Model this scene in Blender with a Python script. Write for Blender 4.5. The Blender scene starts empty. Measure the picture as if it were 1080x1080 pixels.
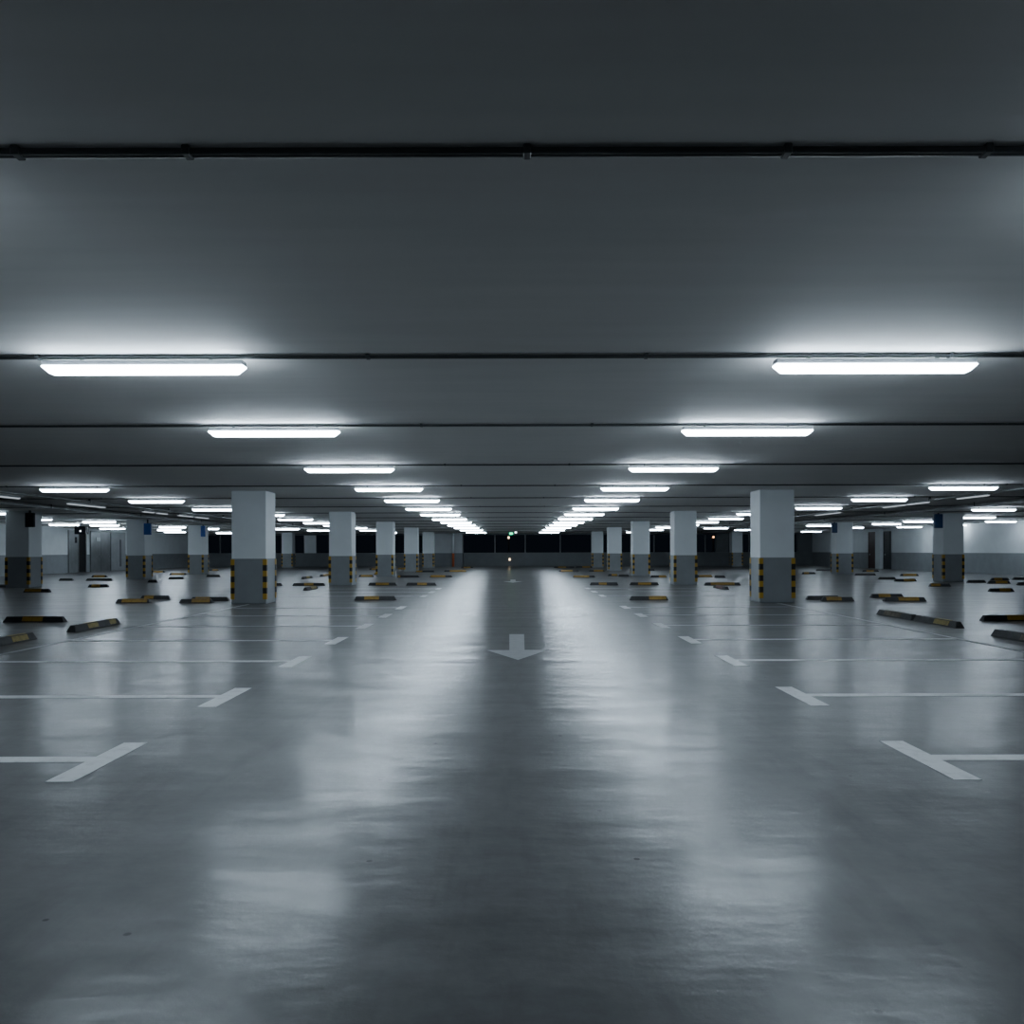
import bpy, bmesh, math, random
from mathutils import Vector
random.seed(7)
C = bpy.context.scene.collection
PI = math.pi

# ------------------------------------------------------------------ camera constants
F = 900.0            # focal length in pixels for a 1080 px wide frame
CAM = 1.40           # camera height above the floor
CEIL = 3.02          # ceiling height
CX = 541.0
def hor(x): return 581.0 - (x - 541.0) * 0.0023
def floor_at(x, y):
    """ground point seen at image position x, y"""
    d = CAM * F / (y - hor(x))
    return (x - CX) / F * d, d

# ------------------------------------------------------------------ materials
def newmat(name):
    m = bpy.data.materials.new(name); m.use_nodes = True
    nt = m.node_tree
    return m, nt, nt.nodes['Principled BSDF']
def N(nt, typ, **kw):
    n = nt.nodes.new(typ)
    for k, v in kw.items(): setattr(n, k, v)
    return n
def simple(name, col, rough=0.5, metal=0.0, var=0.12, scale=6.0, bump=0.0, spec=0.5):
    m, nt, b = newmat(name)
    tc = N(nt, 'ShaderNodeTexCoord'); no = N(nt, 'ShaderNodeTexNoise')
    no.inputs['Scale'].default_value = scale; no.inputs['Detail'].default_value = 5
    nt.links.new(tc.outputs['Object'], no.inputs['Vector'])
    r = N(nt, 'ShaderNodeValToRGB')
    r.color_ramp.elements[0].position = 0.3; r.color_ramp.elements[1].position = 0.7
    r.color_ramp.elements[0].color = (*[c * (1 - var) for c in col], 1)
    r.color_ramp.elements[1].color = (*[min(1, c * (1 + var)) for c in col], 1)
    nt.links.new(no.outputs['Fac'], r.inputs['Fac']); nt.links.new(r.outputs['Color'], b.inputs['Base Color'])
    b.inputs['Roughness'].default_value = rough; b.inputs['Metallic'].default_value = metal
    b.inputs['Specular IOR Level'].default_value = spec
    if bump:
        bp = N(nt, 'ShaderNodeBump'); bp.inputs['Strength'].default_value = bump; bp.inputs['Distance'].default_value = 0.01
        n2 = N(nt, 'ShaderNodeTexNoise'); n2.inputs['Scale'].default_value = scale * 8
        nt.links.new(tc.outputs['Object'], n2.inputs['Vector'])
        nt.links.new(n2.outputs['Fac'], bp.inputs['Height']); nt.links.new(bp.outputs['Normal'], b.inputs['Normal'])
    return m
def emit(name, col, s, base=(0.8, 0.8, 0.8)):
    m, nt, b = newmat(name)
    b.inputs['Base Color'].default_value = (*base, 1)
    b.inputs['Emission Color'].default_value = (*col, 1); b.inputs['Emission Strength'].default_value = s
    return m

LAMP = 9.0
M = {}
M['lamp'] = emit('lamp_diffuser', (0.72, 0.87, 1.0), LAMP)
M['lamp_mid'] = emit('lamp_diffuser_bays', (0.72, 0.87, 1.0), LAMP * 0.65)
M['lamp_dim'] = emit('lamp_diffuser_far', (0.71, 0.865, 1.0), LAMP * 0.45)
M['lamp_slim'] = emit('slim_lamp_diffuser', (0.80, 0.9, 1.0), 0.10)
M['housing'] = simple('lamp_housing', (0.30, 0.32, 0.34), 0.5)
M['pipe'] = simple('dark_conduit', (0.06, 0.066, 0.07), 0.45, 0.2)
M['zinc'] = simple('galvanised_pipe', (0.4, 0.41, 0.42), 0.3, 0.8)
M['white'] = simple('white_paint', (0.77, 0.81, 0.835), 0.55, var=0.04, scale=1.5)
M['grey'] = simple('grey_paint', (0.245, 0.265, 0.28), 0.5, var=0.08, scale=2.0)
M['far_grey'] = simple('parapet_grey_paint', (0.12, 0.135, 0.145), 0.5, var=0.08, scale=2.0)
M['dull_white'] = simple('dull_white_paint', (0.40, 0.42, 0.44), 0.6, var=0.05, scale=1.5)
M['rubber'] = simple('black_rubber', (0.018, 0.019, 0.022), 0.55, var=0.3, scale=9, bump=0.3)
M['oldrubber'] = simple('worn_rubber', (0.05, 0.05, 0.05), 0.75, var=0.35, scale=7, bump=0.4)
M['yellow'] = simple('yellow_panel', (0.34, 0.195, 0.022), 0.5, var=0.25, scale=14)
M['paleyellow'] = simple('dusty_yellow_panel', (0.27, 0.21, 0.065), 0.7, var=0.3, scale=14)
M['brownred'] = simple('faded_red_panel', (0.16, 0.06, 0.05), 0.6, var=0.3, scale=14)
M['post'] = simple('mullion_metal', (0.17, 0.18, 0.19), 0.5)
M['steel'] = simple('brushed_steel', (0.20, 0.21, 0.22), 0.38, 0.5, var=0.15, scale=2)
M['steel_light'] = simple('light_steel', (0.36, 0.38, 0.40), 0.4, 0.4, var=0.1, scale=2)
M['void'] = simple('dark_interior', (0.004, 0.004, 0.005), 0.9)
M['navy'] = simple('dark_navy_door', (0.02, 0.024, 0.032), 0.5)
M['maroon'] = simple('dark_maroon_door', (0.045, 0.018, 0.016), 0.5)
M['blue'] = simple('blue_sign_face', (0.015, 0.10, 0.42), 0.4, var=0.1)
M['darkblue'] = simple('dark_blue_sign', (0.012, 0.05, 0.15), 0.45, var=0.1)
M['darksign'] = simple('dark_sign_box', (0.008, 0.010, 0.018), 0.6, spec=0.2)
M['orange'] = simple('orange_paint', (0.5, 0.11, 0.03), 0.5)
M['green_lit'] = emit('green_exit_face', (0.02, 0.8, 0.35), 0.6, (0.02, 0.3, 0.12))
M['warm'] = emit('warm_lamp', (1.0, 0.72, 0.42), 0.9)
M['cool'] = emit('cool_lamp', (0.85, 0.95, 1.0), 0.8)
M['amber'] = emit('amber_lamp', (1.0, 0.42, 0.15), 0.8)
M['asphalt'] = simple('night_ground', (0.03, 0.03, 0.032), 0.9)

def stripes():
    m, nt, b = newmat('hazard_stripes')
    tc = N(nt, 'ShaderNodeTexCoord'); sp = N(nt, 'ShaderNodeSeparateXYZ')
    nt.links.new(tc.outputs['Object'], sp.inputs[0])
    a = N(nt, 'ShaderNodeMath', operation='ADD'); a.inputs[1].default_value = -0.12
    d = N(nt, 'ShaderNodeMath', operation='DIVIDE'); d.inputs[1].default_value = 0.306
    f = N(nt, 'ShaderNodeMath', operation='FRACT'); g = N(nt, 'ShaderNodeMath', operation='GREATER_THAN'); g.inputs[1].default_value = 0.5
    nt.links.new(sp.outputs['Z'], a.inputs[0]); nt.links.new(a.outputs[0], d.inputs[0])
    nt.links.new(d.outputs[0], f.inputs[0]); nt.links.new(f.outputs[0], g.inputs[0])
    mx = N(nt, 'ShaderNodeMix', data_type='RGBA')
    mx.inputs[6].default_value = (0.42, 0.25, 0.018, 1); mx.inputs[7].default_value = (0.012, 0.011, 0.011, 1)
    nt.links.new(g.outputs[0], mx.inputs[0]); nt.links.new(mx.outputs[2], b.inputs['Base Color'])
    b.inputs['Roughness'].default_value = 0.5
    return m
M['hazard'] = stripes()

def floor_mat():
    m, nt, b = newmat('sealed_concrete_floor')
    L = nt.links.new
    tc = N(nt, 'ShaderNodeTexCoord')
    def noise(scale, detail, vec=(1, 1, 1), rough=0.55):
        mp = N(nt, 'ShaderNodeMapping'); mp.inputs['Scale'].default_value = vec
        L(tc.outputs['Object'], mp.inputs[0])
        n = N(nt, 'ShaderNodeTexNoise'); n.inputs['Scale'].default_value = scale
        n.inputs['Detail'].default_value = detail; n.inputs['Roughness'].default_value = rough
        L(mp.outputs[0], n.inputs['Vector']); return n
    def ramp(src, p0, p1, c0, c1):
        r = N(nt, 'ShaderNodeValToRGB'); e = r.color_ramp.elements
        e[0].position = p0; e[1].position = p1; e[0].color = (*c0, 1); e[1].color = (*c1, 1)
        L(src, r.inputs['Fac']); return r
    big = noise(0.35, 4); fine = noise(6, 8, (1, 1, 1), 0.65)
    c1 = ramp(big.outputs['Fac'], 0.3, 0.72, (0.122, 0.122, 0.122), (0.150, 0.149, 0.148))
    c2 = ramp(fine.outputs['Fac'], 0.3, 0.7, (0.86, 0.86, 0.86), (1.1, 1.1, 1.1))
    mx = N(nt, 'ShaderNodeMix', data_type='RGBA', blend_type='MULTIPLY'); mx.inputs[0].default_value = 1
    L(c1.outputs[0], mx.inputs[6]); L(c2.outputs[0], mx.inputs[7])
    # scuffs running along the lane, and dark specks
    sc = noise(1.6, 5, (3.0, 0.45, 1), 0.6)
    c3 = ramp(sc.outputs['Fac'], 0.5, 0.95, (1, 1, 1), (0.55, 0.55, 0.55))
    mx2 = N(nt, 'ShaderNodeMix', data_type='RGBA', blend_type='MULTIPLY'); mx2.inputs[0].default_value = 1
    L(mx.outputs[2], mx2.inputs[6]); L(c3.outputs[0], mx2.inputs[7])
    vo = N(nt, 'ShaderNodeTexVoronoi'); vo.inputs['Scale'].default_value = 2.4
    L(tc.outputs['Object'], vo.inputs['Vector'])
    c4 = ramp(vo.outputs['Distance'], 0.028, 0.042, (0.25, 0.25, 0.25), (1, 1, 1))
    mx3 = N(nt, 'ShaderNodeMix', data_type='RGBA', blend_type='MULTIPLY'); mx3.inputs[0].default_value = 1
    L(mx2.outputs[2], mx3.inputs[6]); L(c4.outputs[0], mx3.inputs[7])
    L(mx3.outputs[2], b.inputs['Base Color'])
    rn = noise(1.0, 4, (0.45, 1.6, 1), 0.55); rf = noise(9, 6, (1, 1, 1), 0.7)
    r1 = N(nt, 'ShaderNodeMath', operation='MULTIPLY_ADD'); r1.inputs[1].default_value = 0.22; r1.inputs[2].default_value = 0.03
    r2 = N(nt, 'ShaderNodeMath', operation='MULTIPLY_ADD'); r2.inputs[1].default_value = 0.13
    L(rn.outputs['Fac'], r1.inputs[0]); L(rf.outputs['Fac'], r2.inputs[0]); L(r1.outputs[0], r2.inputs[2])
    r3 = N(nt, 'ShaderNodeMath', operation='MINIMUM'); r3.inputs[1].default_value = 0.262
    L(r2.outputs[0], r3.inputs[0]); L(r3.outputs[0], b.inputs['Coat Roughness'])
    b.inputs['Roughness'].default_value = 0.48; 
    cw = noise(1.0, 6, (0.35, 2.2, 1), 0.65)
    wr = N(nt, 'ShaderNodeMapRange'); wr.inputs[1].default_value = 0.3; wr.inputs[2].default_value = 0.7
    wr.inputs[3].default_value = 0.30; wr.inputs[4].default_value = 0.80
    L(cw.outputs['Fac'], wr.inputs[0]); L(wr.outputs[0], b.inputs['Coat Weight'])
    b.inputs['Coat IOR'].default_value = 1.31
    b.inputs['Specular IOR Level'].default_value = 0.10
    w = noise(1.1, 4, (0.5, 1.3, 1)); w2 = noise(22, 6, (1, 1, 1), 0.6)
    b1 = N(nt, 'ShaderNodeBump'); b1.inputs['Strength'].default_value = 0.32; b1.inputs['Distance'].default_value = 0.05
    b2 = N(nt, 'ShaderNodeBump'); b2.inputs['Strength'].default_value = 0.12; b2.inputs['Distance'].default_value = 0.01
    L(w.outputs['Fac'], b1.inputs['Height']); L(w2.outputs['Fac'], b2.inputs['Height'])
    L(b1.outputs[0], b2.inputs['Normal']); L(b2.outputs[0], b.inputs['Normal']); L(b2.outputs[0], b.inputs['Coat Normal'])
    return m
M['floor'] = floor_mat()

def ceil_mat():
    m, nt, b = newmat('painted_concrete_ceiling')
    L = nt.links.new
    tc = N(nt, 'ShaderNodeTexCoord'); mp = N(nt, 'ShaderNodeMapping'); mp.inputs['Scale'].default_value = (0.35, 3, 1)
    L(tc.outputs['Object'], mp.inputs[0])
    n = N(nt, 'ShaderNodeTexNoise'); n.inputs['Scale'].default_value = 1.6; n.inputs['Detail'].default_value = 5
    L(mp.outputs[0], n.inputs['Vector'])
    r = N(nt, 'ShaderNodeValToRGB'); e = r.color_ramp.elements
    e[0].position = 0.3; e[1].position = 0.7
    e[0].color = (0.77, 0.765, 0.755, 1); e[1].color = (0.82, 0.815, 0.805, 1)
    L(n.outputs['Fac'], r.inputs[0]); L(r.outputs[0], b.inputs['Base Color'])
    b.inputs['Roughness'].default_value = 0.75
    bp = N(nt, 'ShaderNodeBump'); bp.inputs['Strength'].default_value = 0.08; bp.inputs['Distance'].default_value = 0.02
    L(n.outputs['Fac'], bp.inputs['Height']); L(bp.outputs[0], b.inputs['Normal'])
    return m
M['ceiling'] = ceil_mat()

def paint_mat():
    m, nt, b = newmat('white_floor_paint')
    L = nt.links.new
    tc = N(nt, 'ShaderNodeTexCoord'); n = N(nt, 'ShaderNodeTexNoise')
    n.inputs['Scale'].default_value = 9; n.inputs['Detail'].default_value = 8; n.inputs['Roughness'].default_value = 0.7
    L(tc.outputs['Object'], n.inputs['Vector'])
    r = N(nt, 'ShaderNodeValToRGB'); e = r.color_ramp.elements
    e[0].position = 0.32; e[1].position = 0.5; e[0].color = (0.40, 0.41, 0.41, 1); e[1].color = (0.60, 0.61, 0.61, 1)
    L(n.outputs['Fac'], r.inputs[0]); L(r.outputs[0], b.inputs['Base Color'])
    b.inputs['Roughness'].default_value = 0.45
    return m
M['paint'] = paint_mat()
M['paint_worn'] = simple('worn_floor_paint', (0.36, 0.365, 0.37), 0.45, var=0.15, scale=9)

# ------------------------------------------------------------------ mesh helpers
def add_box(bm, x0, x1, y0, y1, z0, z1):
    v = [bm.verts.new(p) for p in ((x0,y0,z0),(x1,y0,z0),(x1,y1,z0),(x0,y1,z0),(x0,y0,z1),(x1,y0,z1),(x1,y1,z1),(x0,y1,z1))]
    for f in ((3,2,1,0),(4,5,6,7),(0,1,5,4),(1,2,6,5),(2,3,7,6),(3,0,4,7)): bm.faces.new([v[i] for i in f])
def add_hexa(bm, pts):
    """eight points: four of the bottom (counter-clockwise), four of the top"""
    v = [bm.verts.new(p) for p in pts]
    for f in ((3,2,1,0),(4,5,6,7),(0,1,5,4),(1,2,6,5),(2,3,7,6),(3,0,4,7)): bm.faces.new([v[i] for i in f])
def add_tube(bm, p0, p1, r, seg=12):
    p0, p1 = Vector(p0), Vector(p1); d = (p1 - p0).normalized()
    u = d.orthogonal().normalized(); w = d.cross(u)
    a = [bm.verts.new(p0 + r * (math.cos(t) * u + math.sin(t) * w)) for t in [2*PI*i/seg for i in range(seg)]]
    c = [bm.verts.new(p1 + r * (math.cos(t) * u + math.sin(t) * w)) for t in [2*PI*i/seg for i in range(seg)]]
    for i in range(seg):
        j = (i + 1) % seg
        f = bm.faces.new((a[i], a[j], c[j], c[i])); f.smooth = True
    bm.faces.new(a[::-1]); bm.faces.new(c)
def add_prism(bm, poly, z0, z1):
    a = [bm.verts.new((x, y, z0)) for x, y in poly]; c = [bm.verts.new((x, y, z1)) for x, y in poly]
    n = len(poly)
    for i in range(n): bm.faces.new((a[i], a[(i+1)%n], c[(i+1)%n], c[i]))
    bm.faces.new(a[::-1]); bm.faces.new(c)
def bevel(bm, w, seg=2):
    bmesh.ops.bevel(bm, geom=list(bm.edges), offset=w, segments=seg, profile=0.5, affect='EDGES', clamp_overlap=True)
def obj(name, bm, mat, parent=None, loc=(0,0,0)):
    bmesh.ops.recalc_face_normals(bm, faces=list(bm.faces))
    me = bpy.data.meshes.new(name); bm.to_mesh(me); bm.free()
    me.materials.append(mat)
    o = bpy.data.objects.new(name, me); C.objects.link(o); o.location = loc
    if parent: o.parent = parent
    return o
def box(name, dims, mat, parent=None, bev=0):
    bm = bmesh.new(); add_box(bm, *dims)
    if bev: bevel(bm, bev)
    return obj(name, bm, mat, parent)
def tag(o, label, cat, group=None):
    o['label'] = label; o['category'] = cat
    if group: o['group'] = group
    return o
def thing(name, label, cat, loc=(0,0,0), rz=0, group=None):
    o = bpy.data.objects.new(name, None); C.objects.link(o)
    o.empty_display_size = 0.1
    o.location = loc; o.rotation_euler = (0, 0, rz)
    return tag(o, label, cat, group)
def struct(o): o['kind'] = 'structure'; return o
def dup(root, loc, label, group=None, rz=None):
    r = root.copy(); C.objects.link(r); r.location = loc; r['label'] = label
    if rz is not None: r.rotation_euler = (0, 0, rz)
    if group: r['group'] = group
    for ch in list(root.children):
        c = ch.copy(); C.objects.link(c); c.parent = r
        for g in ch.children:
            d = g.copy(); C.objects.link(d); d.parent = c
    return r
ORD = ['nearest', 'second', 'third', 'fourth', 'fifth', 'sixth', 'seventh', 'eighth', 'ninth', 'tenth', 'eleventh',
       'twelfth', 'thirteenth', 'fourteenth', 'fifteenth', 'sixteenth', 'seventeenth', 'eighteenth', 'nineteenth', 'twentieth',
       'twenty-first', 'twenty-second', 'twenty-third', 'twenty-fourth']
def nth(i): return 'nearest to the camera' if i == 0 else ORD[i] + ' from the camera'

# ------------------------------------------------------------------ the shell
XL, XR, YB, YF = -29.5, 27.6, -9.0, 78.7
BAND = 1.215
struct(box('floor', (XL - 0.3, XR + 0.3, YB - 0.3, YF + 0.3, -0.25, 0), M['floor']))
struct(box('ceiling', (XL - 0.3, XR + 0.3, YB - 0.3, YF + 0.3, CEIL, CEIL + 0.12), M['ceiling']))
for nm, dims, band in (('wall_left', (XL - 0.3, XL, YB, YF + 0.3, 0, CEIL), (XL, XL + 0.006, YB, YF, 0, BAND)),
                       ('wall_right', (XR, XR + 0.3, YB, YF + 0.3, 0, CEIL), (XR - 0.006, XR, YB, YF, 0, BAND)),
                       ('wall_back', (XL, XR, YB - 0.3, YB, 0, CEIL), (XL, XR, YB, YB + 0.006, 0, BAND))):
    w = struct(box(nm, dims, M['white']))
    box('painted_band', band, M['grey'], w)

# far wall: low parapet, lintel and piers round a long dark opening
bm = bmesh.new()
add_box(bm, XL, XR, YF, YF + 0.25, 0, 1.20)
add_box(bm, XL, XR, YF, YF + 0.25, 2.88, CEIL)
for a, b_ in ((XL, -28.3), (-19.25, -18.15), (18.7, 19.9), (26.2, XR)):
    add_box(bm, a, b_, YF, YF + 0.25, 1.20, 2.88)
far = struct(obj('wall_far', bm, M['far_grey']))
bm = bmesh.new()
for a, b_ in ((-19.25, -18.15),):
    add_box(bm, a, b_, YF - 0.006, YF, 1.215, 2.88)
obj('white_pier_face', bm, M['white'], far)
win = struct(thing('window_1', 'x', 'x', (0, YF + 0.1, 0)))
for k in ('label', 'category'): del win[k]
for px in (232, 522, 554, 591, 690, 744, 790):
    X = (px - CX) / F * YF
    box('mullion', (X - 0.045, X + 0.045, -0.05, 0.05, 1.20, 2.88), M['post'], win)
box('sill', (-28.3, 26.2, -0.14, 0.02, 1.20, 1.235), M['post'], win)

# shaft enclosure at the far left end of the lane
w = struct(box('wall_shaft', (-7.15, -4.55, 76.9, YF - 0.01, 0, CEIL), M['dull_white']))
box('painted_band', (-7.156, -4.544, 76.894, YF - 0.01, 0, BAND), M['far_grey'], w)

# night outside
struct(box('ground_outside', (-70, 70, YF + 0.4, 170, -0.6, -0.4), M['asphalt']))

# ------------------------------------------------------------------ doors and panels on the side walls
def wallz(x, X): return X * F / (x - CX)
def side_door(name, X, y0, y1, h, mat, sgn, frame=M['post'], leafs=1, void=None, handle=True):
    """door leaf, or black sheet for a dark opening, on a side wall; sgn = +1 when the room lies at larger x"""
    d = struct(thing(name, 'x', 'x', (X, (y0 + y1) / 2, 0)))
    del d['label']; del d['category']
    hw = (y1 - y0) / 2
    xs = lambda a, b: (min(sgn*a, sgn*b), max(sgn*a, sgn*b))
    for i in range(leafs):
        a = -hw + 0.08 + i * (2*hw - 0.16) / leafs; b_ = -hw + 0.08 + (i + 1) * (2*hw - 0.16) / leafs
        leaf = box('door_leaf_or_void', (*xs(0.02, 0.07), a + 0.01, b_ - 0.01, 0.02, h - 0.08), void or mat, d)
        if handle and not void: box('door_handle', (*xs(0.07, 0.12), b_ - 0.25, b_ - 0.17, 1.0, 1.12), M['steel_light'], leaf)
    bm = bmesh.new()
    add_box(bm, *xs(0.008, 0.1), -hw, -hw + 0.08, 0, h); add_box(bm, *xs(0.008, 0.1), hw - 0.08, hw, 0, h)
    add_box(bm, *xs(0.008, 0.1), -hw + 0.08, hw - 0.08, h - 0.08, h)
    obj('door_frame', bm, frame, d)
    return d
side_door('door_1', XL, wallz(81, XL), wallz(90, XL), 2.78, M['steel'], 1, void=M['void'], frame=M['steel'])  # near-black sheet stands in for the darkness inside the open doorway
side_door('door_2', XL, wallz(94.5, XL), wallz(116, XL), 2.86, M['steel'], 1, leafs=2, frame=M['steel'])
side_door('door_3', XR, wallz(925, XR), wallz(917, XR), 2.78, M['maroon'], -1, frame=M['maroon'])
side_door('door_4', XR, wallz(940, XR), wallz(933, XR), 2.78, M['navy'], -1, frame=M['navy'])
struct(box('trim_1', (XR - 0.25, XR, wallz(931.5, XR), wallz(926.5, XR), 0, CEIL), M['white']))
p = thing('metal_wall_panel', 'grey metal panel fixed beside the black open doorway in the left wall', 'panel', (XL, wallz(76.5, XL), 0))
box('panel_sheet', (0.01, 0.08, -0.62, 0.62, 0.02, 2.85), M['steel'], p)
box('notice_plate', (0.08, 0.1, 0.15, 0.42, 2.0, 2.4), M['darksign'], p)
p = thing('sliding_metal_panel', 'pale steel sliding panel right of the grey double door on the left wall', 'panel', (XL, wallz(124, XL), 0))
box('panel_sheet', (0.01, 0.08, -1.15, 1.15, 0.02, 2.85), M['steel_light'], p)
box('pull_bar', (0.08, 0.14, 0.2, 0.32, 0.3, 2.3), M['post'], p)
tag(box('door_sign', (XL + 0.075, XL + 0.1, wallz(100.5, XL), wallz(104.5, XL), 2.15, 2.42), M['steel_light']),
    'small pale sign plate on the grey metal double door', 'sign')
p = thing('ceiling_equipment_box', 'dark equipment box under the ceiling above the black open doorway', 'equipment box', (-27.3, 54.0, CEIL))
box('box_body', (-0.35, 0.35, -0.2, 0.2, -0.5, 0), M['darksign'], p, 0.02)
box('indicator_lamp', (0.0, 0.08, -0.23, -0.2, -0.35, -0.27), M['cool'], p)

# ------------------------------------------------------------------ columns
W = 0.92
def make_column(label, group):
    t = thing('concrete_column', label, 'column', (0, 0, 0), 0, group)
    h = W / 2
    bm = bmesh.new(); add_box(bm, -h, h, -h, h, 0, CEIL); bevel(bm, 0.012, 1)
    obj('shaft', bm, M['white'], t)
    bm = bmesh.new(); q = h + 0.005
    add_box(bm, -q, q, -q, q, 0.0, BAND); bevel(bm, 0.012, 1)
    obj('painted_band', bm, M['grey'], t)
    for sx, sy in ((-1, -1), (1, -1), (-1, 1), (1, 1)):
        a, e, th = q + 0.014, q - 0.088, q - 0.002
        poly = [(a, a), (e, a), (e, th), (th, th), (th, e), (a, e)]
        poly = [(x * sx, y * sy) for x, y in poly]
        if sx * sy < 0: poly = poly[::-1]
        bm = bmesh.new(); add_prism(bm, poly, 0.12, 1.19)
        obj('corner_guard', bm, M['hazard'], t)
    return t
cols = []
for side, nm in ((-1, 'left'), (1, 'right')):
    for i, z in enumerate((22.8, 34.9, 46.9, 59.0, 71.0)):
        cols.append((side * 6.6 + side * W / 2, z + W / 2, 'white and grey square column beside the lane on the %s, %s' % (nm, nth(i)), 'columns along the driving lane'))
for i, (x, z) in enumerate(((-19.0, 33.5), (-18.65, 43.2), (-19.1, 52.6), (-19.0, 73.5))):
    cols.append((x - W / 2, z + W / 2, 'white and grey square column of the left outer row, %s' % nth(i), 'columns of the outer rows'))
for i, (x, z) in enumerate(((19.0, 37.7), (18.8, 49.5), (19.0, 74.0))):
    cols.append((x + W / 2, z + W / 2, 'white and grey square column of the right outer row, %s' % nth(i), 'columns of the outer rows'))
col0 = None
for x, y, lab, grp in cols:
    if col0 is None: col0 = make_column(lab, grp); col0.location = (x, y, 0)
    else: dup(col0, (x, y, 0), lab, grp)

# ------------------------------------------------------------------ blue hanging signs at the outer columns
def sign(x, y, w_, z0, z1, mat, label):
    t = thing('hanging_sign', label, 'sign', (x, y, CEIL), 0, 'signs hung beside the outer columns')
    bm = bmesh.new(); add_box(bm, -w_/2, w_/2, -0.06, 0.06, z0 - CEIL, z1 - CEIL); bevel(bm, 0.015, 1)
    obj('sign_box', bm, mat, t)
    bm = bmesh.new(); add_box(bm, -0.03, 0.03, -0.03, 0.03, z1 - CEIL, 0)
    obj('hanger', bm, M['pipe'], t)
def sign_px(x0, x1, y0, y1, Z, mat, label):
    X = ((x0 + x1) / 2 - CX) / F * Z
    sign(X, Z, (x1 - x0) / F * Z, CAM + (hor(x0) - y1) / F * Z, min(2.97, CAM + (hor(x0) - y0) / F * Z), mat, label)
sign_px(27, 36.5, 541, 556, 33.2, M['darksign'], 'unlit dark box sign beside the nearest outer column on the left')
sign_px(152, 159.5, 552, 564, 42.9, M['blue'], 'bright blue box sign beside the second outer column on the left')
sign_px(212, 216.5, 553, 566, 52.3, M['blue'], 'narrow blue box sign beside the third outer column on the left')
sign_px(985.5, 994, 541, 557, 37.4, M['darkblue'], 'wide blue box sign beside the nearest outer column on the right')
sign_px(877.5, 883, 548, 562, 49.2, M['darkblue'], 'narrow dark blue box sign beside the second outer column on the right')

# ------------------------------------------------------------------ conduits across the ceiling
ROWS = [3.42, 7.02, 10.86, 15.85, 20.9, 25.7, 30.8, 35.7, 40.8, 45.7, 50.5, 56.0, 62.5, 70.5]
for i, y in enumerate(ROWS):
    lab = 'dark conduit pair running across the ceiling, %s' % nth(i)
    t = thing('ceiling_conduit', lab, 'conduit', (0, y, CEIL), 0, 'conduits crossing the ceiling')
    r = 0.013 if i == 0 else 0.0125
    for k, dy in enumerate((-0.0135, 0.0135)):
        bm = bmesh.new(); add_tube(bm, (XL + 0.02, dy, -0.022), (XR - 0.02, dy, -0.022), r + 0.0005, 10)
        obj('pipe', bm, M['pipe'], t)
    xs = [-1.17 + random.uniform(-0.1, 0.1), 1.05 + random.uniform(-0.15, 0.15), -12.4, 12.1]
    if i == 0: xs = [-1.98, -1.3, 0.06, 1.1, 1.9]
    if i == 1: xs = [-1.19, 1.1, -3.9, 3.6]
    for x in xs:
        bm = bmesh.new(); add_box(bm, x - 0.016, x + 0.016, -0.032, 0.032, -0.039, 0.0); bevel(bm, 0.004, 1)
        obj('pipe_clip', bm, M['pipe'], t)

# pipes running along the building
for X, lab in ((-12.9, 'galvanised pipe running lengthwise under the ceiling on the left'),
               (12.7, 'galvanised pipe running lengthwise under the ceiling on the right')):
    t = thing('service_pipe', lab, 'pipe', (X, 0, CEIL))
    bm = bmesh.new(); add_tube(bm, (0, 12, -0.10), (0, YF - 0.05, -0.10), 0.03, 12); obj('pipe', bm, M['zinc'], t)
    for y in range(14, 78, 6):
        bm = bmesh.new(); add_box(bm, -0.035, 0.035, y - 0.015, y + 0.015, -0.135, 0.0); obj('hanger', bm, M['pipe'], t)
for X, lab in ((-15.9, 'dark cable tray running lengthwise beside the pipe on the left'),
               (15.9, 'dark cable tray running lengthwise beside the pipe on the right')):
    t = thing('cable_tray', lab, 'cable tray', (X, 0, CEIL))
    bm = bmesh.new()
    add_box(bm, -0.2, 0.2, 12, YF - 0.05, -0.13, -0.12); add_box(bm, -0.21, -0.2, 12, YF - 0.05, -0.13, -0.05); add_box(bm, 0.2, 0.21, 12, YF - 0.05, -0.13, -0.05)
    obj('tray', bm, M['zinc'], t)
    for y in range(15, 78, 7):
        bm = bmesh.new(); add_box(bm, -0.22, 0.22, y - 0.02, y + 0.02, -0.14, -0.13)
        add_box(bm, -0.225, -0.212, y - 0.02, y + 0.02, -0.14, 0); add_box(bm, 0.212, 0.225, y - 0.02, y + 0.02, -0.14, 0)
        obj('hanger', bm, M['pipe'], t)

# ------------------------------------------------------------------ strip lamps
LL = 1.67
def make_lamp(label, group, length=LL, mat='lamp'):
    t = thing('ceiling_lamp', label, 'lamp', (0, 0, CEIL), 0, group)
    hl = length / 2
    bm = bmesh.new(); add_box(bm, -hl + 0.01, hl - 0.01, -0.055, 0.055, -0.090, -0.046); bevel(bm, 0.006, 1)
    obj('housing', bm, M['housing'], t)
    bm = bmesh.new()
    add_hexa(bm, [(-hl + 0.07, -0.045, -0.155), (hl - 0.07, -0.045, -0.155), (hl - 0.07, 0.045, -0.155), (-hl + 0.07, 0.045, -0.155),
                  (-hl, -0.066, -0.0905), (hl, -0.066, -0.0905), (hl, 0.066, -0.0905), (-hl, 0.066, -0.0905)])
    bevel(bm, 0.012, 2)
    obj('diffuser', bm, M[mat], t)
    for x in (-hl + 0.3, hl - 0.3):
        bm = bmesh.new(); add_box(bm, x - 0.012, x + 0.012, 0.02, 0.05, -0.06, -0.0)
        obj('bracket', bm, M['pipe'], t)
    return t
protos = {}
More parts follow.
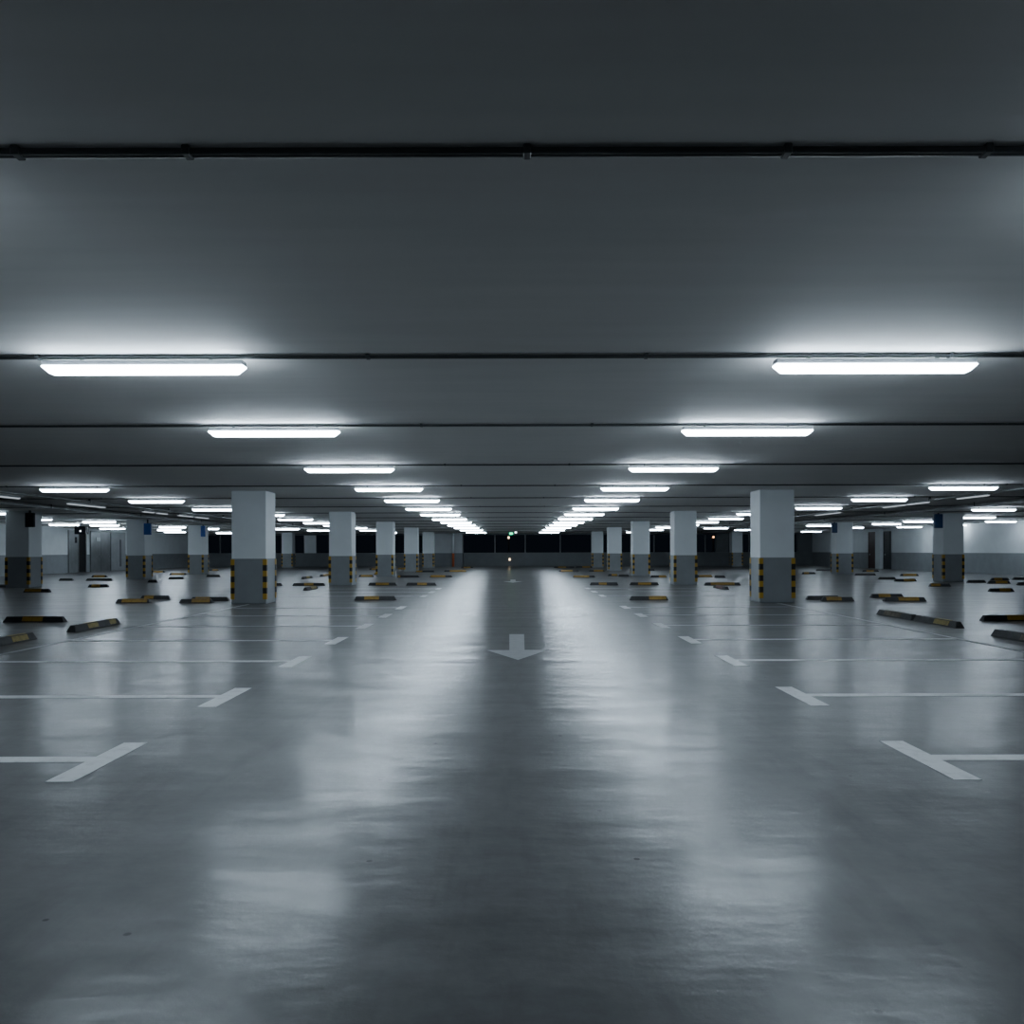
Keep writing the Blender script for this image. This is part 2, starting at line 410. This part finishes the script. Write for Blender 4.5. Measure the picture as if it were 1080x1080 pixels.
def lamp(x, y, label, group, mat='lamp'):
    if mat not in protos:
        t = make_lamp(label, group, mat=mat); t.location = (x, y, CEIL); protos[mat] = t; return t
    return dup(protos[mat], (x, y, CEIL), label, group)
for s, nm in ((-1, 'left'), (1, 'right')):
    for i, y in enumerate(ROWS):
        x = s * 2.99 if s > 0 else -3.04
        if i == 0: lab = 'lit strip lamp nearest overhead, past the frame edge on the %s' % nm
        else: lab = 'lit white strip lamp in the row just %s of the lane, %s' % (nm, nth(i - 1))
        if i == 0: x *= 1.13
        lamp(x, y + 0.03, lab, 'strip lamps along the driving lane', 'lamp_mid' if i == 0 else 'lamp')
    for k, i in enumerate(range(4, 14)):
        x = -10.75 if s < 0 else (11.05 if i < 7 else 10.2)
        if s < 0 and i > 6: x = -10.4
        lamp(x, ROWS[i] + 0.03, 'lit white strip lamp over the parking bays on the %s, %s' % (nm, nth(k)), 'strip lamps over the parking bays', 'lamp_mid')
def lamp_px(x0, y, Z, nm, k, right=False):
    """far lamp whose outer (or inner) end is seen at x0"""
    X = (x0 - CX) / F * Z + (LL / 2 if not right else -LL / 2)
    lamp(X, Z, 'distant lit strip lamp in the far %s part, %s' % (nm, nth(k)), 'strip lamps in the outer parts', ('lamp_dim' if Z < 42 else 'lamp') if X < 0 else 'lamp_mid')
for k, (x0, Z, r) in enumerate(((6.5, 33.6, True), (55, 40.2, True), (122, 43.4, True), (52, 47.8, False), (95, 48.8, False), (132, 56, True),
                                (196, 53.1, True), (166, 60, False), (231, 57.0, True), (228, 70, False), (290, 58, False), (324, 62, False), (196, 66, True))):
    lamp_px(x0, 0, Z, 'left', k, r)
for k, (x0, Z, r) in enumerate(((1025, 32.4, False), (1050, 40, True), (986, 45.5, True), (1072, 46, True), (920, 49.7, False), (1026, 52, True), (946, 56.3, False),
                                (879, 53, True), (911, 57.5, True), (742, 58, False), (845, 70, False), (774, 63, False))):
    lamp_px(x0, 0, Z, 'right', k, r)

def slim(x, y0, y1, label):
    t = thing('ceiling_lamp', label, 'lamp', (x, (y0 + y1) / 2, CEIL), 0, 'slim lamps set lengthwise')
    h = (y1 - y0) / 2
    bm = bmesh.new(); add_box(bm, -0.04, 0.04, -h, h, -0.055, 0.0); bevel(bm, 0.006, 1); obj('housing', bm, M['housing'], t)
    bm = bmesh.new(); add_hexa(bm, [(-0.03, -h + 0.03, -0.085), (0.03, -h + 0.03, -0.085), (0.03, h - 0.03, -0.085), (-0.03, h - 0.03, -0.085),
                                   (-0.05, -h, -0.0555), (0.05, -h, -0.0555), (0.05, h, -0.0555), (-0.05, h, -0.0555)])
    obj('diffuser', bm, M['lamp_slim'], t)
for k, (y0, y1) in enumerate(((22.9, 24.8), (27.5, 30.0), (33.1, 34.1), (34.4, 35.4), (36.6, 38.2), (38.6, 40.2))):
    slim(-14.35, y0, y1, 'slim dim lamp set lengthwise under the left ceiling, %s' % nth(k))
for k, (y0, y1) in enumerate(((24.3, 26.0), (27.8, 29.2), (29.4, 31.2), (35.3, 38.2))):
    slim(13.55, y0, y1, 'slim dim lamp set lengthwise under the right ceiling, %s' % nth(k))

# ------------------------------------------------------------------ painted marks on the floor
def poly_mark(name, poly, label, cat, group=None, mat=None, z=0.0025):
    cx = sum(p[0] for p in poly) / len(poly); cy = sum(p[1] for p in poly) / len(poly)
    bm = bmesh.new(); add_prism(bm, [(x - cx, y - cy) for x, y in poly], 0.0002, z)
    return tag(obj(name, bm, mat or M['paint'], None, (cx, cy, 0)), label, cat, group)
TY = [5.75, 8.24, 10.87, 13.4, 15.95, 18.5, 21.1, 26.5, 29.1, 31.7]
for s, nm in ((-1, 'left'), (1, 'right')):
    for i, y in enumerate(TY):
        b0, b1, xin, xout, lw = y - 0.56, y + 0.5, 2.68, 2.85, 0.075
        xe = 6.93
        P = [(xin, b0), (xout, b0), (xout, y - lw), (xe, y - lw), (xe, y + lw), (xout, y + lw), (xout, b1), (xin, b1)]
        P = [(s * x, yy) for x, yy in P]
        if s < 0: P = P[::-1]
        poly_mark('bay_line', P, 'white T shaped bay line %s of the lane, %s' % (nm, nth(i)), 'floor marking', 'T shaped bay lines', None if y < 15 else M['paint_worn'])
    P = [(6.96, 10.2), (7.04, 10.2), (7.04, 22.6), (6.96, 22.6)]
    P = [(s * x, yy) for x, yy in P]
    poly_mark('bay_end_line', P if s > 0 else P[::-1], 'thin white painted line along the bay ends on the %s, beside long wheel stops' % nm, 'floor marking', mat=M['paint_worn'])
P = [floor_at(x, y) for x, y in ((537, 669), (552.5, 669), (553, 685.6), (578, 685.4), (546, 696), (513, 685.8), (537, 685.8))]
poly_mark('lane_arrow', P[::-1], 'large white arrow painted mid lane, pointing at the camera', 'floor marking', mat=M['paint_worn'])
P = [(-0.12, 41.5), (0.12, 41.5), (0.12, 39.2), (0.45, 39.2), (0, 37.6), (-0.45, 39.2), (-0.12, 39.2)]
poly_mark('lane_arrow', P[::-1], 'small faint arrow far down the middle of the lane', 'floor marking', mat=M['paint_worn'])

# ------------------------------------------------------------------ wheel stops
def stop_body(L, h=0.115, d=0.17, te=0.06):
    bm = bmesh.new()
    hl = L / 2
    add_hexa(bm, [(-hl, -d/2, 0), (hl, -d/2, 0), (hl, d/2, 0), (-hl, d/2, 0),
                  (-hl + te, -d/2 + 0.045, h), (hl - te, -d/2 + 0.045, h), (hl - te, d/2 - 0.045, h), (-hl + te, d/2 - 0.045, h)])
    bevel(bm, 0.010, 2)
    return bm
def stop(x, y, L, label, group, rz=0, panels=((0.3, 0.65),), pm='yellow', worn=False, bolts=False):
    t = thing('wheel_stop', label, 'wheel stop', (x, y, 0), rz, group)
    h, d = 0.115, 0.17
    obj('rubber_body', stop_body(L), M['oldrubber' if worn else 'rubber'], t)
    for a, b_ in panels:
        x0, x1 = -L/2 + 0.05 + a * (L - 0.1), -L/2 + 0.05 + b_ * (L - 0.1)
        bm = bmesh.new()
        e = 0.006
        for sg in (-1, 1):                      # sloped face plates, front and back
            yb, zb = sg * (d/2 - 0.009), 0.022
            yt, zt = sg * (d/2 - 0.040), 0.102
            pts = [(x0, yb, zb), (x1, yb, zb), (x1, yb + sg*e, zb + 0.002), (x0, yb + sg*e, zb + 0.002),
                   (x0, yt, zt), (x1, yt, zt), (x1, yt + sg*e, zt + 0.002), (x0, yt + sg*e, zt + 0.002)]
            add_hexa(bm, pts)
        add_box(bm, x0, x1, -d/2 + 0.05, d/2 - 0.05, h - 0.004, h + 0.004)
        obj('reflective_panel', bm, M[pm], t)
    if bolts:
        for fx in (-0.36, 0.36):
            bm = bmesh.new(); add_tube(bm, (fx * L, 0, h - 0.004), (fx * L, 0, h + 0.004), 0.018, 12)
            obj('bolt', bm, M['steel'], t)
    return t
GS = 'wheel stops set across the view'
GL = 'wheel stops set along the lane'
# x0, x1, y of the lower front edge, yellow spans, where it is, material of panels
A = [
 (2, 66, 656.5, ((0.30, 0.66),), 'nearest crosswise black one on the left, amber panel in its middle'),
 (24, 51, 624.7, ((0.0, 0.7),), 'half amber one in front of the nearest outer column on the left'),
 (61.5, 76, 612.6, (), 'small plain one before the left wall, right of the nearest outer column'),
 (90, 117, 612.6, (), 'dark one left of the second outer column on the left'),
 (96, 112, 609.0, ((0.1, 0.9),), 'brownish one in front of the grey double door'),
 (92, 113, 619.5, ((0.15, 0.62),), 'amber centred one before the grey double door, nearest there'),
 (121, 157, 636.2, ((0.15, 0.97),), 'front one of the overlapping pair left of the nearest lane column, almost all amber'),
 (147, 178, 632.3, ((0.1, 0.45),), 'rear one of the overlapping pair farther left of the nearest lane column'),
 (188, 223, 636.2, ((0.37, 0.98),), 'front one of the pair close left of the nearest lane column'),
 (200, 240, 634.0, ((0.1, 0.5),), 'rear one of the pair touching the nearest lane column on the left'),
 (158, 173, 604.0, ((0.2, 0.9),), 'amber one right of the second outer column on the left, farther back'),
 (178, 196, 606.6, ((0.1, 0.9),), 'olive one left of the third outer column on the left'),
 (177, 193, 611.0, (), 'plain black one before the third outer column on the left'),
 (155, 165, 614.4, (), 'short black one at the foot of the second outer column on the left'),
 (217, 230, 602.0, ((0.5, 1.0),), 'far one right of the third outer column on the left, half amber'),
 (217, 231.5, 608.6, (), 'plain black one right of the third outer column on the left'),
 (276, 297, 618.0, (), 'black one emerging behind the nearest lane column on the left'),
 (308, 342, 618.0, ((0.35, 0.66),), 'crosswise one midway between the first two lane columns on the left'),
 (373, 417.5, 633.2, ((0.22, 0.6),), 'nearest one at the lane edge on the left, right of the second column'),
 (388, 418, 617.6, ((0.25, 0.75),), 'one before the third lane column on the left'),
 (428, 460, 617.6, ((0.36, 0.7),), 'one at the lane edge on the left, second row, by the white bay marks'),
 (378, 394, 608.6, ((0.1, 0.95),), 'amber one just right of the second lane column on the left'),
 (394, 404, 606.4, ((0.0, 0.6),), 'olive one hidden partly behind the third lane column on the left'),
 (418.5, 442, 609.2, ((0.0, 0.12),), 'mostly black one right of the third lane column on the left'),
 (453, 477, 609.0, ((0.0, 0.7),), 'one at the lane edge on the left, third row, amber to the left'),
 (438, 458, 603.6, ((0.0, 0.35),), 'one before the fifth lane column on the left'),
 (468, 492, 603.2, ((0.25, 1.0),), 'one at the lane edge on the left, fourth row, all amber'),
 (389, 401, 601.2, ((0.2, 0.6),), 'far one seen between the second and third lane columns on the left'),
 (419, 428, 600.6, ((0.0, 1.0),), 'far amber one seen between the third and fourth lane columns on the left'),
 (486, 499, 599.2, ((0.2, 0.8),), 'farthest one at the lane edge on the left, below the shaft wall'),
 (664, 705.5, 633.2, ((0.5, 0.98),), 'nearest one at the lane edge on the right, its right half amber'),
 (622, 652.5, 617.3, ((0.3, 0.6),), 'one at the lane edge on the right, second row, amber in the middle'),
 (664, 695.5, 617.3, ((0.27, 0.75),), 'one below the third lane column on the right, amber in the middle'),
 (604, 628, 609.2, ((0.0, 0.75),), 'one at the lane edge on the right, third row'),
 (641, 652, 607.6, ((0.35, 1.0),), 'short one below the fourth lane column on the right'),
 (652, 664, 608.2, (), 'thin black one left of the third lane column on the right'),
 (589, 611, 603.0, ((0.1, 0.7),), 'one at the lane edge on the right, fourth row'),
 (621, 638, 603.0, ((0.3, 0.95),), 'amber one at the foot of the fifth lane column on the right'),
 (584, 606, 599.0, ((0.2, 0.6),), 'farthest one at the lane edge on the right, against the low wall'),
 (607, 625, 598.8, ((0.4, 0.9),), 'far one against the low wall, left of the fifth lane column on the right'),
 (681, 691, 602.0, ((0.0, 0.4),), 'small far one just right of the third lane column'),
 (686, 704, 609.2, ((0.5, 1.0),), 'half amber one tucked left of the second lane column on the right'),
 (733, 752, 608.8, ((0.2, 1.0),), 'amber one just right of the second lane column on the right'),
 (753.5, 765.5, 609.4, (), 'short black one farther right of the second lane column on the right'),
 (743, 782, 617.5, ((0.15, 0.85),), 'crosswise one midway between the first two lane columns on the right'),
 (791, 812, 617.2, ((0.0, 0.6),), 'one half hidden behind the nearest lane column on the right'),
 (851, 887, 632.6, (), 'rear plain black one of the pair right of the nearest lane column'),
 (867, 902, 634.2, ((0.1, 0.62),), 'front amber panelled one of the pair right of the nearest lane column'),
 (919, 954.5, 630.6, ((0.2, 0.6),), 'rear one of the overlapping pair farther right of the nearest lane column'),
 (933, 978.5, 634.4, ((0.32, 0.85),), 'front one of the overlapping pair farther right, mostly amber'),
 (846, 861, 605.6, ((0.1, 0.5),), 'far one right of the nearest lane column, before the dark far corner'),
 (861, 878, 602.2, (), 'far black one left of the second outer column on the right'),
 (902, 925, 607.0, (), 'dark one at the foot of the second outer column on the right'),
 (910, 928, 603.2, ((0.2, 0.7),), 'far one in front of the dark maroon door'),
 (950, 970, 607.6, ((0.1, 0.9),), 'olive one before the right wall, left of the nearest outer column'),
 (927, 946, 611.2, (), 'plain dark one left of the nearest outer column on the right'),
 (944, 968, 613.4, ((0.4, 0.95),), 'amber one close left of the nearest outer column on the right'),
 (981, 1004, 618.6, ((0.0, 0.5),), 'one before the foot of the nearest outer column on the right'),
 (1021, 1041, 614.6, (), 'plain black one right of the nearest outer column on the right'),
 (1043, 1067, 615.6, ((0.3, 0.9),), 'dim amber one right of the nearest outer column on the right'),
 (1046, 1066, 612.2, ((0.1, 0.6),), 'farther dim one right of the nearest outer column on the right'),
 (1069, 1085, 611.6, (), 'black one cut by the right frame edge, farther of the two'),
 (1074, 1092, 617.2, (), 'black one cut by the right frame edge, nearer of the two'),
 (1044, 1071, 624.2, ((0.4, 0.9),), 'amber panelled one near the right frame edge, in front of the dim ones'),
 (1037, 1102, 655.2, ((0.40, 0.8),), 'nearest crosswise black one on the right, cut by the frame edge'),
 (-18, 8, 619.6, (), 'black one cut by the left frame edge, left of the nearest outer column'),
]
# nudge: the rear ones of the pairs need real spacing behind the front ones
for x0, x1, yb, pan, where in A:
    Xa, Z = floor_at(x0, yb); Xb, _ = floor_at(x1, yb)
    lab = (' ' + where).replace(' one ', ' wheel stop ', 1).strip().replace('of the overlapping pair', 'of the pair')
    lab = lab.replace('on the left', 'at left').replace('on the right', 'at right')
    if lab.startswith('wheel stop'): lab = 'black ' + lab
    stop((Xa + Xb) / 2, Z + 0.085, Xb - Xa, lab, GS, 0, pan, 'yellow', False, yb > 640)
# lengthwise ones
B = [
 (-7.72, 15.75, 1.72, ((0.27, 0.5), (0.78, 0.93)), 'worn dusty wheel stop set lengthwise on the left line, farther one', 'paleyellow'),
 (-7.72, 12.85, 1.72, ((0.62, 0.88),), 'worn dusty wheel stop set lengthwise on the left, cut by the frame edge', 'paleyellow'),
 (7.98, 16.05, 1.65, ((0.15, 0.5),), 'worn wheel stop set lengthwise on the right, nearer one of the touching two', 'paleyellow'),
 (7.98, 17.75, 1.65, ((0.3, 0.8),), 'worn wheel stop set lengthwise on the right, farther one of the touching two', 'oldpanel'),
 (7.85, 12.9, 2.0, ((0.3, 0.6),), 'worn wheel stop set lengthwise on the right, cut by the frame edge', 'oldpanel'),
 (-7.4, 31.2, 1.7, ((0.4, 0.9),), 'dusty wheel stop set lengthwise between the first two lane columns on the left', 'paleyellow'),
 (-10.6, 43.9, 1.8, ((0.3, 0.7),), 'grey wheel stop set lengthwise left of the second lane column, nearer one', 'paleyellow'),
 (-10.6, 48.0, 1.8, ((0.2, 0.9),), 'yellow wheel stop set lengthwise left of the second lane column, farther one', 'yellow'),
 (7.6, 31.2, 1.8, ((0.2, 0.8),), 'reddish worn wheel stop set lengthwise between the first two lane columns on the right', 'brownred'),
]
M['oldpanel'] = simple('worn_off_panel', (0.13, 0.11, 0.08), 0.8, var=0.4, scale=12)
for x, y, L, pan, lab, pm in B:
    stop(x, y, L, lab, GL, PI / 2, pan, pm, True, y < 20)

# ------------------------------------------------------------------ small things at the far end
t = thing('exit_sign', 'small green lit exit sign hanging at the far end above the lane', 'sign', (-0.15, 72.0, CEIL))
box('lit_box', (-0.15, 0.15, -0.04, 0.04, -0.26, -0.07), M['green_lit'], t, 0.01)
box('hanger', (-0.02, 0.02, -0.02, 0.02, -0.06, 0), M['pipe'], t)
t = thing('ceiling_emergency_lamp', 'tiny white emergency lamp on the ceiling right of the green exit sign', 'lamp', (0.24, 72.0, CEIL))
box('lamp_body', (-0.08, 0.08, -0.04, 0.04, -0.13, 0.0), M['cool'], t, 0.01)
def street_lamp(px, py, Z, mat, label):
    X = (px - CX) / F * Z; z = CAM + (hor(px) - py) / F * Z
    t = thing('street_lamp', label, 'lamp', (X, Z, -0.4))
    bm = bmesh.new(); add_tube(bm, (0, 0.12, 0), (0, 0.12, z + 0.55), 0.06, 10); obj('pole', bm, M['void'], t)
    bm = bmesh.new(); bmesh.ops.create_icosphere(bm, subdivisions=2, radius=0.12)
    for v in bm.verts: v.co.z += z + 0.4
    obj('lamp_head', bm, mat, t)
street_lamp(536.5, 567, 95, M['warm'], 'distant warm white street lamp in the dark beyond the far opening')
street_lamp(752.5, 566.5, 100, M['amber'], 'distant orange street lamp in the dark beyond the far opening')
def wall_lamp(px, py, Z, mat, label):
    X = (px - CX) / F * Z; z = CAM + (hor(px) - py) / F * Z
    t = thing('wall_lamp', label, 'lamp', (X, Z, z))
    box('lamp_glass', (-0.07, 0.07, -0.09, -0.03, -0.09, 0.09), mat, t, 0.02)
    box('back_plate', (-0.11, 0.11, -0.03, 0.0, -0.14, 0.14), M['post'], t)
wall_lamp(537.5, 590, YF, M['warm'], 'tiny warm lamp on the low far wall in the middle of the lane')
wall_lamp(219.5, 593, YF, M['cool'], 'tiny white lamp on the low far wall right of the third outer column')
t = thing('vertical_pipe', 'white pipe with orange lower half standing before the far shaft wall', 'pipe', ((478 - CX) / F * 76.7, 76.7, 0))
bm = bmesh.new(); add_tube(bm, (0, 0, 1.2), (0, 0, 2.82), 0.10); obj('upper_pipe', bm, M['white'], t)
bm = bmesh.new(); add_tube(bm, (0, 0, 0), (0, 0, 1.2), 0.105); o = obj('lower_pipe', bm, M['orange'], t); o['label'] = 'orange painted lower half'
bm = bmesh.new(); add_tube(bm, (0, 0, 2.82), (0, 0, CEIL), 0.10); obj('pipe_top', bm, M['white'], t)

# ------------------------------------------------------------------ world, camera, colour
wd = bpy.data.worlds.new('night'); bpy.context.scene.world = wd; wd.use_nodes = True
nt = wd.node_tree; bg = nt.nodes['Background']
sky = nt.nodes.new('ShaderNodeTexGradient'); bg.inputs['Color'].default_value = (0.012, 0.018, 0.03, 1); nt.nodes.remove(sky)
bg.inputs['Strength'].default_value = 0.03
cd = bpy.data.cameras.new('camera'); cam = bpy.data.objects.new('camera', cd); C.objects.link(cam)
cam.location = (0, 0, CAM); cam.rotation_euler = (PI / 2, 0.0023, 0)
cd.sensor_width = 36; cd.lens = 30.0; cd.shift_y = 41 / 1080; cd.shift_x = -1 / 1080
cd.clip_end = 500
sc = bpy.context.scene
sc.camera = cam
sc.view_settings.view_transform = 'AgX'
sc.view_settings.look = 'AgX - Base Contrast'
sc.view_settings.exposure = 2.6
sc.cycles.use_denoising = True
sc.cycles.max_bounces = 8
sc.cycles.diffuse_bounces = 5
sc.cycles.sample_clamp_indirect = 2
